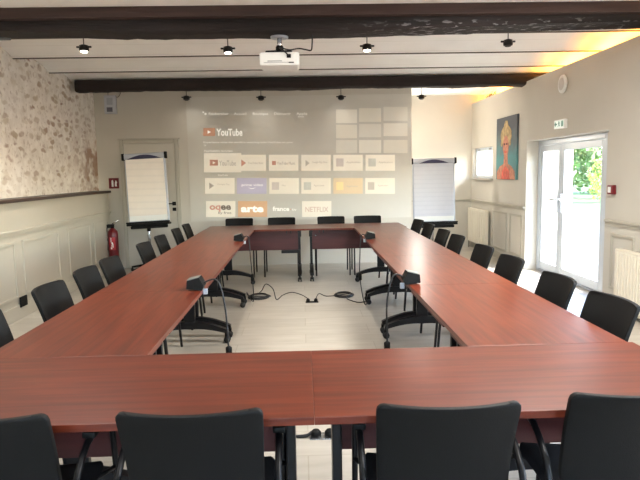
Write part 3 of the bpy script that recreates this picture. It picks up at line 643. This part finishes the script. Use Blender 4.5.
def daub(name, poly, m, z=.032): MB().prism(poly, z-.004, z, m, MX).done(name, parent=t)
def ell(cx, cy, rx, ry, n=20, a0=0): return [(cx+rx*cos(2*pi*k/n), cy+ry*sin(2*pi*k/n)) for k in range(n)]
SK = mat('paint_skin', srgb(190, 124, 98), .7, var=.35, scale=14); YL = mat('paint_turban', srgb(176, 150, 104), .7, var=.4, scale=18); RD = mat('paint_red', srgb(206, 92, 72), .7, var=.35, scale=12); DK = mat('paint_dark', srgb(90, 50, 48), .7)
daub('painted_shoulders', [(-.42, 0.002), (.42, 0.002), (.40, .13), (.26, .21), (.10, .25), (.08, .40), (-.08, .40), (-.10, .25), (-.28, .21), (-.42, .12)], SK)
daub('painted_chest', [(-.2, .004), (.2, .004), (.16, .14), (0, .22), (-.16, .14)], RD, .035)
daub('painted_face', ell(0, .53, .13, .17), SK, .036)
daub('painted_turban', ell(0, .70, .25, .16), YL, .034); daub('painted_turban', [(-.16, .76), (.16, .76), (.06, .93), (-.03, .93)], YL, .038)
daub('painted_lips', ell(0, .44, .045, .022), RD, .04); daub('painted_eye', ell(-.055, .565, .032, .018), DK, .04); daub('painted_eye', ell(.055, .565, .032, .018), DK, .04)
daub('painted_earring', ell(-.19, .58, .04, .05), YL, .037); daub('painted_earring', ell(.19, .58, .04, .05), YL, .037)

# ------------------------------------------------------------------ wall fittings
# exit light
e = at(562.5, 124, 0, XR)
t = thing('exit_sign', 'green and white emergency exit light above the glass door', 'exit sign', (XR, e.y, e.z-.06))
MB().box(-.045, 0, -.15, .15, 0, .115, WHT, .008).done('casing', parent=t)
GR = mat('exit_green', srgb(80, 130, 110), .5); 
MB().box(-.048, -.044, -.135, .135, .018, .10, lit('exit_face', 214, 226, 216, .2), 0).done('sign_face', parent=t)
def mk(name, poly): MB().prism(poly, .048, .051, GR, MX).done(name, parent=t)
mk('door_symbol', [(.075, .025), (.125, .025), (.125, .095), (.075, .095)]); mk('arrow_symbol', [(-.125, .06), (-.085, .03), (-.085, .05), (-.05, .05), (-.05, .07), (-.085, .07), (-.085, .09)])
mk('running_figure', [(-.03, .03), (-.015, .03), (.005, .052), (.02, .03), (.035, .034), (.015, .062), (.035, .07), (.03, .078), (.01, .075), (.012, .083), (-.005, .083), (-.022, .068), (-.012, .062), (-.002, .068), (-.008, .05)])
mk('running_head', ell(.006, .090, .008, .008, 10))
e = at(564, 84, 0, XR)
t = thing('wall_speaker', 'round white wall speaker near the top of the right wall', 'speaker', (XR, e.y, e.z))
MB().lathe([(.10, 0), (.115, .012), (.11, .03), (.085, .036)], WHT, 28, Matrix.Rotation(-pi/2, 4, 'Y')).done('rim', parent=t)
MB().lathe([(.083, .034), (.06, .042), (.001, .046)], mat('speaker_grille', srgb(214, 210, 204), .6, bump=1, bscale=220), 24, Matrix.Rotation(-pi/2, 4, 'Y')).done('grille', parent=t)
e = at(611.5, 189.5, 0, XR)
t = thing('fire_alarm', 'small red fire alarm call point beside the glass door', 'fire alarm', (XR, e.y-.05, e.z-.05))
MB().box(-.05, 0, -.05, .05, 0, .10, RED, .008).done('casing', parent=t); MB().box(-.054, -.049, -.028, .028, .02, .08, WHT, .002).done('break_glass', parent=t)
# red sign on back wall above extinguisher
e = at(114, 183, 1, YB)
t = thing('fire_sign', 'small red and white fire sign above the extinguisher', 'sign', (e.x, YB, e.z-.09))
MB().box(-.08, .08, -.012, 0, 0, .17, RED, .002).done('plate', parent=t)
MZ = Matrix(((1, 0, 0, 0), (0, 0, -1, 0), (0, 1, 0, 0), (0, 0, 0, 1)))
MB().prism([(-.035, .03), (-.005, .03), (-.005, .12), (-.015, .14), (-.025, .14), (-.035, .12)], .012, .015, WHT, MZ).done('extinguisher_symbol', parent=t)
MB().prism([(.015, .035), (.05, .035), (.045, .075), (.055, .10), (.035, .135), (.02, .10)], .012, .015, WHT, MZ).done('flame_symbol', parent=t)
# extinguisher
t = thing('fire_extinguisher', 'red fire extinguisher hung on the wall beside the painted door', 'fire extinguisher', (-2.985, 9.30, .20))
MB().lathe([(.06, 0), (.075, .02), (.078, .05), (.078, .40), (.07, .45), (.04, .485), (.025, .50)], RED, 24).done('cylinder', parent=t)
MB().lathe([(.026, .49), (.03, .53), (.02, .56)], BLK, 12).box(-.07, .03, -.015, .015, .545, .56, BLK, .004).box(-.09, -.02, -.02, .02, .50, .555, BLK, .006).tube([(.0, 0, .57), (.05, 0, .595), (.10, 0, .625)], .008, CHR).done('valve_head', parent=t)
MB().tube([(-.03, 0, .53), (-.08, -.02, .50), (-.10, -.02, .40), (-.09, -.02, .15)], .010, RUB).done('hose', parent=t)
lbm = MB(); 
lbm.grid(lambda u, v: Vector((.0795*sin(-.6+1.3*u), -.0795*cos(-.6+1.3*u), .16+.20*v)), 8, 2, mat('label_red', srgb(168, 40, 46), .5)); lo = lbm.done('label_wrap', parent=t)
for (u0, u1, v0, v1) in ((.30, .42, .62, .98), (.42, .62, .45, .62), (.55, .68, .2, .5), (.28, .5, .08, .22), (.4, .48, .25, .4)):
    MB().grid(lambda u, v: Vector((.0808*sin(-.6+1.3*(u0+(u1-u0)*u)), -.0808*cos(-.6+1.3*(u0+(u1-u0)*u)), .16+.20*(v0+(v1-v0)*v))), 3, 1, WHT).done('label_mark', parent=lo)
MB().box(-.085, -.06, -.03, .03, .30, .34, CHR).done('wall_bracket', parent=t)
# wall box with cables top left
e = at(111, 104.5, 1, YB)
t = thing('wifi_box', 'grey white network box with loose cables high on the back wall', 'network box', (e.x, YB, e.z-.15))
MB().box(-.095, .095, -.05, 0, 0, .29, mat('box_grey', srgb(196, 198, 204), .5), .01).done('casing', parent=t)
MB().box(-.055, .035, -.053, -.049, .03, .10, mat('box_label', srgb(96, 98, 110), .6)).done('dark_vent', parent=t); MB().box(-.05, .04, -.053, -.049, .14, .25, mat('box_label2', srgb(170, 172, 180), .6)).done('faceplate', parent=t)
wire('cable', [(e.x-.03, YB-.03, e.z+.14), (e.x-.04, YB-.04, e.z+.24), (e.x-.18, YB-.03, e.z+.20), (e.x-.3, YB-.03, e.z+.25)], 'thin cable running left from the network box', 'cable', .005, m=mat('cable_grey', srgb(110, 100, 88), .6))
wire('cable', [(e.x+.04, YB-.03, e.z+.135), (e.x+.13, YB-.04, e.z+.11), (e.x+.17, YB-.03, e.z+.20), (e.x+.10, YB-.03, e.z+.26), (e.x, YB-.03, e.z+.25)], 'thin cable looping right of the network box', 'cable', .005, m=MT['cable_grey'])
# cables on top of right wall
p = at(488, 90, 0, XR)
t = thing('cable_bracket', 'white bracket with a tangle of thin wires on top of the right wall', 'cable bracket', (XR+.05, p.y, 2.765))
MB().tube([(0, .35, 0), (0, .35, .07), (0, -.3, .09)], .006, WHT, 6).done('bracket', parent=t)
MB().tube([(0, .28, .004), (.01, .20, .05), (0, .10, .01), (.01, .0, .06), (0, -.12, .01), (.01, -.2, .07), (0, -.28, .004)], .007, CABLE, 6).tube([(0.02, .20, .0), (.01, .1, .06), (.02, -.05, .02), (.02, -.22, .08)], .006, CABLE, 6).done('wires', parent=t)

# ------------------------------------------------------------------ ceiling spots
def lamp(name, kind, loc, rot, energy, col, **k):
    d = bpy.data.lights.new(name, kind); d.energy = energy; d.color = col
    for a, v in k.items(): setattr(d, a, v)
    o = bpy.data.objects.new(name, d); COL.objects.link(o); o.location = loc; o.rotation_euler = rot; return o
BULB = mat('spot_bulb', srgb(255, 240, 215), .4, emit=((1, .86, .66, 1), 14))
DIM = mat('spot_lens', srgb(60, 58, 56), .3)
def spot(x, y, z, top, on, label, group):
    t = thing('ceiling_spotlight', label, 'spotlight', (x, y, z), 0, group)
    MB().lathe([(.045, top-z-.014), (.045, top-z)], BMET, 16).tube([(0, 0, .035), (0, 0, top-z-.01)], .005, BMET).done('stem', parent=t)
    MB().lathe([(.015, .045), (.045, .035), (.05, .0), (.046, -.02), (.038, -.022)], BMET, 16).tube([(-.075, 0, .02), (.075, 0, .02)], .010, BMET).done('head', parent=t)
    MB().lathe([(.034, -.024), (.03, -.032), (.012, -.036)], BULB if on else DIM, 14).done('bulb', parent=t)
    return t
n1 = ['first from the left', 'second from the left', 'third from the left', 'rightmost']
for i, (x, y) in enumerate(((84, 49), (228, 50.5), (367, 48), (508, 43.5))):
    p = at(x, y, 1, 6.35 if i < 3 else 6.3); tp = cz(p.y)
    spot(p.x, p.y, p.z, tp+.002, i < 3, 'black ceiling spotlight between the two dark beams, '+n1[i], 'spotlights between the beams')
    lamp('spot_light', 'SPOT', (p.x, p.y, p.z-.05), (0, 0, 0), 32 if i < 3 else 8, (1, .92, .80), spot_size=rad(110), spot_blend=.9, shadow_soft_size=.04)
for i, (x, y) in enumerate(((186.5, 98.5), (261, 98.5), (341, 98), (421.5, 97.5))):
    p = at(x, y, 1, 9.40); tp = cz(9.40)
    spot(p.x, p.y, p.z, tp+.002, False, 'small black ceiling spotlight in front of the back wall, '+n1[i], 'spotlights by the back wall')
    lamp('spot_light', 'SPOT', (p.x, p.y-.0, p.z-.05), (rad(14), 0, 0), (1, 1, 1, 1.5)[i], (1, .93, .82), spot_size=rad(150), spot_blend=.9, shadow_soft_size=.04)
t = thing('wall_sconce', 'small white wall lamp on the return wall of the recess', 'lamp', (XS, 10.4, 2.1))  # lamp added on the hidden side of the return to brighten the recess
MB().box(0, .03, -.05, .05, -.08, .08, WHT, .006).lathe([(.03, -.06), (.05, .06), (.045, .06), (.02, -.05)], WHT, 16, Matrix.Translation((.08, 0, 0))).done('shade', parent=t)
lamp('sconce_light', 'POINT', (XS+.22, 10.4, 2.05), (0, 0, 0), 11, (1, .95, .86), shadow_soft_size=.08)
# spot at the left end of the near beam
p = at(3, 36, 1, 5.35)
tag(MB().box(p.x-.09, p.x+.05, p.y-.04, p.y+.04, p.z-.03, p.z+.03, mat('unit_grey', srgb(80, 84, 90), .5), .008, None).box(p.x-.05, p.x+.10, p.y-.02, p.y+.02, p.z-.005, p.z+.03, BLK, .004).done('wall_lamp'), 'small grey lamp unit under the near beam at the far left', 'lamp')

# ------------------------------------------------------------------ projector
pp = at(279, 38.5, 2, 2.655)
PYY = 5.15; q = at(280, 61.5, 1, PYY); tp = at(279, 38.5, 1, PYY)
t = thing('projector', 'white ceiling projector hanging from the near dark beam', 'projector', (q.x, PYY, q.z))
top = 2.645-q.z
MB().box(-.165, .165, -.13, .13, -.055, .055, WHT, .02).done('body', parent=t)
MB().lathe([(.075, top-.015), (.075, top)], ALU, 24).lathe([(.02, .085), (.02, top-.01)], CHR, 14).done('mount_pole', parent=t)
MB().lathe([(.028, .06), (.034, .08), (.034, .115), (.026, .13)], BLK, 14).tube([(-.11, -.10, .06), (-.02, 0, .085), (.10, -.1, .06)], .010, BMET).tube([(-.10, .10, .06), (0, 0, .085), (.12, .1, .06)], .010, BMET).box(-.05, .05, -.04, .04, .055, .075, BMET, .006).done('mount_arms', parent=t)
MB().box(-.10, .02, -.133, -.129, -.022, -.016, mat('vent_grey', srgb(150, 150, 150), .5)).box(-.13, .10, -.133, -.129, -.032, -.029, MT['vent_grey']).done('vent_slots', parent=t)
MB().box(.06, .095, -.135, -.129, .005, .035, BLK).box(.075, .12, -.134, -.129, -.036, -.028, BLK).done('ports', parent=t)
MB().lathe([(.035, 0), (.035, .02), (.028, .024)], BLK, 18, Matrix.Translation((.06, .13, 0)) @ Matrix.Rotation(-pi/2, 4, 'X')).done('lens', parent=t)
wire('cable', [(q.x+.075, PYY-.14, q.z+.02), (q.x+.05, PYY-.14, q.z+.05), (q.x, PYY-.08, q.z+.10), (q.x+.08, PYY-.05, q.z+.085), (q.x+.16, PYY, q.z+.105), (q.x+.22, PYY, q.z+.095), (q.x+.265, PYY, q.z+.09), (q.x+.275, PYY, q.z+.14), (q.x+.278, PYY, 2.66)], 'thin dark cable looping from the projector up to the beam', 'cable', .006)

# ------------------------------------------------------------------ outdoors
struct(MB().box(3.62, 60, -30, 19.0, -.10, -.02, GRAV).box(-20, 3.62, YR+.15, 19.0, -.10, -.02, GRAV).done('ground_gravel'))
struct(B('ground_lawn', GRASS, -60, 120, 19.0, 160, -.10, -.01)); 
RENDER_W = mat('outer_render', srgb(170, 160, 144), .85, var=.05, scale=3)
struct(MB().box(3.62, 6.55, 14.2, 18.5, -.05, 3.4, RENDER_W).box(3.62, 6.9, 13.8, 18.8, 3.4, 3.55, mat('roof_tile', srgb(140, 90, 70), .8)).done('wall_outer_wing'))
LEAF = mat('leaf_green', srgb(84, 112, 52), .6, var=.5, scale=1.2); LEAF2 = mat('leaf_yellow', srgb(158, 170, 62), .6, var=.4, scale=1.5); BARK = mat('bark', srgb(90, 74, 60), .9, var=.3, scale=8)
def tree(x, y, r, h, m, label, n=2600):
    t = thing('garden_tree', label, 'tree', (x, y, -.01), 0, 'trees on the lawn')
    MB().tube([(0, 0, 0), (.1, .05, h*.3), (0, .1, h*.6)], [.22*r/2.5, .16*r/2.5, .06], BARK, 8).done('trunk', parent=t)
    b = bmesh.new()
    cl = [(Vector((random.uniform(-.7, .7)*r, random.uniform(-.7, .7)*r, h*random.uniform(.12, .92))), random.uniform(.3, .55)*r) for _ in range(18)]
    for _ in range(n):
        c, rr = random.choice(cl); d = Vector((random.gauss(0, 1), random.gauss(0, 1), random.gauss(0, 1))).normalized()*rr*random.uniform(.6, 1)
        p = c+d; p.z = max(p.z, .1); s = random.uniform(.10, .2)*r/2.5; a = Vector((random.gauss(0, 1), random.gauss(0, 1), random.gauss(0, 1))).normalized(); e = a.orthogonal().normalized(); f = a.cross(e)
        vs = [b.verts.new(p+e*s), b.verts.new(p+f*s*.6), b.verts.new(p-e*s), b.verts.new(p-f*s*.6)]; b.faces.new(vs)
    q = MB(); q._merge(b, m); q.done('foliage', parent=t)
tree(13.4, 29.5, 2.4, 4.6, LEAF, 'leafy green tree seen through the glass door, centre')
tree(18.9, 34.0, 2.6, 4.8, LEAF, 'leafy green tree seen through the glass door, right side')
tree(13.4, 25.0, 1.1, 2.0, LEAF2, 'low yellow green bush in front of the trees', 1400)
tree(19, 48, 4.4, 6.5, LEAF, 'large green tree at the back of the lawn', 2200)
tree(31, 50, 5, 7, LEAF, 'large tree at the back of the lawn, right one', 2200)

# ------------------------------------------------------------------ light
w = bpy.data.worlds.new('world'); SC.world = w; w.use_nodes = True; N = w.node_tree.nodes; L = w.node_tree.links
sk = N.new('ShaderNodeTexSky'); sk.sky_type = 'NISHITA'; sk.sun_disc = False; sk.sun_elevation = rad(47); sk.sun_rotation = rad(120); sk.air_density = 1; sk.dust_density = 1.5
bg = N['Background']; bg.inputs[1].default_value = 1.1; L.new(sk.outputs[0], bg.inputs[0])
sd = Vector((-1, .6, -1.25)).normalized()
sun = lamp('sun', 'SUN', (10, -5, 12), sd.to_track_quat('-Z', 'Y').to_euler(), 4.5, (1, .95, .88), angle=rad(.6))
def portal(loc, rot, sx, sy):
    o = lamp('portal', 'AREA', loc, rot, 1, (1, 1, 1), shape='RECTANGLE', size=sx, size_y=sy); o.data.cycles.is_portal = True
portal((XO+.02, (DY0+DY1)/2, .95), (0, rad(90), 0), 1.9, DY1-DY0)
portal((XO+.02, 2.1, 1.55), (0, rad(90), 0), 1.4, 3.0); portal((XO+.02, 10.8, 1.62), (0, rad(90), 0), .56, 1.16)
portal((-1.4, YN-.31, 1.65), (rad(90), 0, 0), 2, 1.7); portal((1.4, YN-.31, 1.65), (rad(90), 0, 0), 2, 1.7)
# LED strip on top of the right wall, hidden behind the lip
LED = (1, .43, .09)
for y in (-1, 2.5, 5.5, 7.5, 9.5, 10.9):
    pass
lamp('led_strip_light', 'AREA', (XR+.28, 6.4, 2.66), (0, rad(180+25), 0), 38, LED, shape='RECTANGLE', size=.03, size_y=10)
struct(B('trim_9', WHT, XR+.26, XR+.30, 1.4, 11.4, 2.6, 2.65))
# ceiling lamps added out of view to fill the room with light
for x in (-1.6, 1.6):
    for y in (1.0, 3.8):
        t = thing('ceiling_lamp', 'flat white ceiling lamp above the front of the room', 'lamp', (x, y, 2.86), 0, 'ceiling lamps above the front')
        MB().box(-.32, .32, -.32, .32, -.04, -.001, WHT, .006).done('housing', parent=t)
        lamp('lamp_light', 'AREA', (x, y, 2.81), (0, 0, 0), (3 if y < 2 else 13) if x < 0 else (13 if y < 2 else 40), (1, .97, .93), shape='SQUARE', size=.58)

vs = SC.view_settings; vs.view_transform = 'Standard'; vs.look = 'None'; vs.gamma = 1; vs.use_curve_mapping = False; vs.exposure = 1.82
SC.display_settings.display_device = 'sRGB'
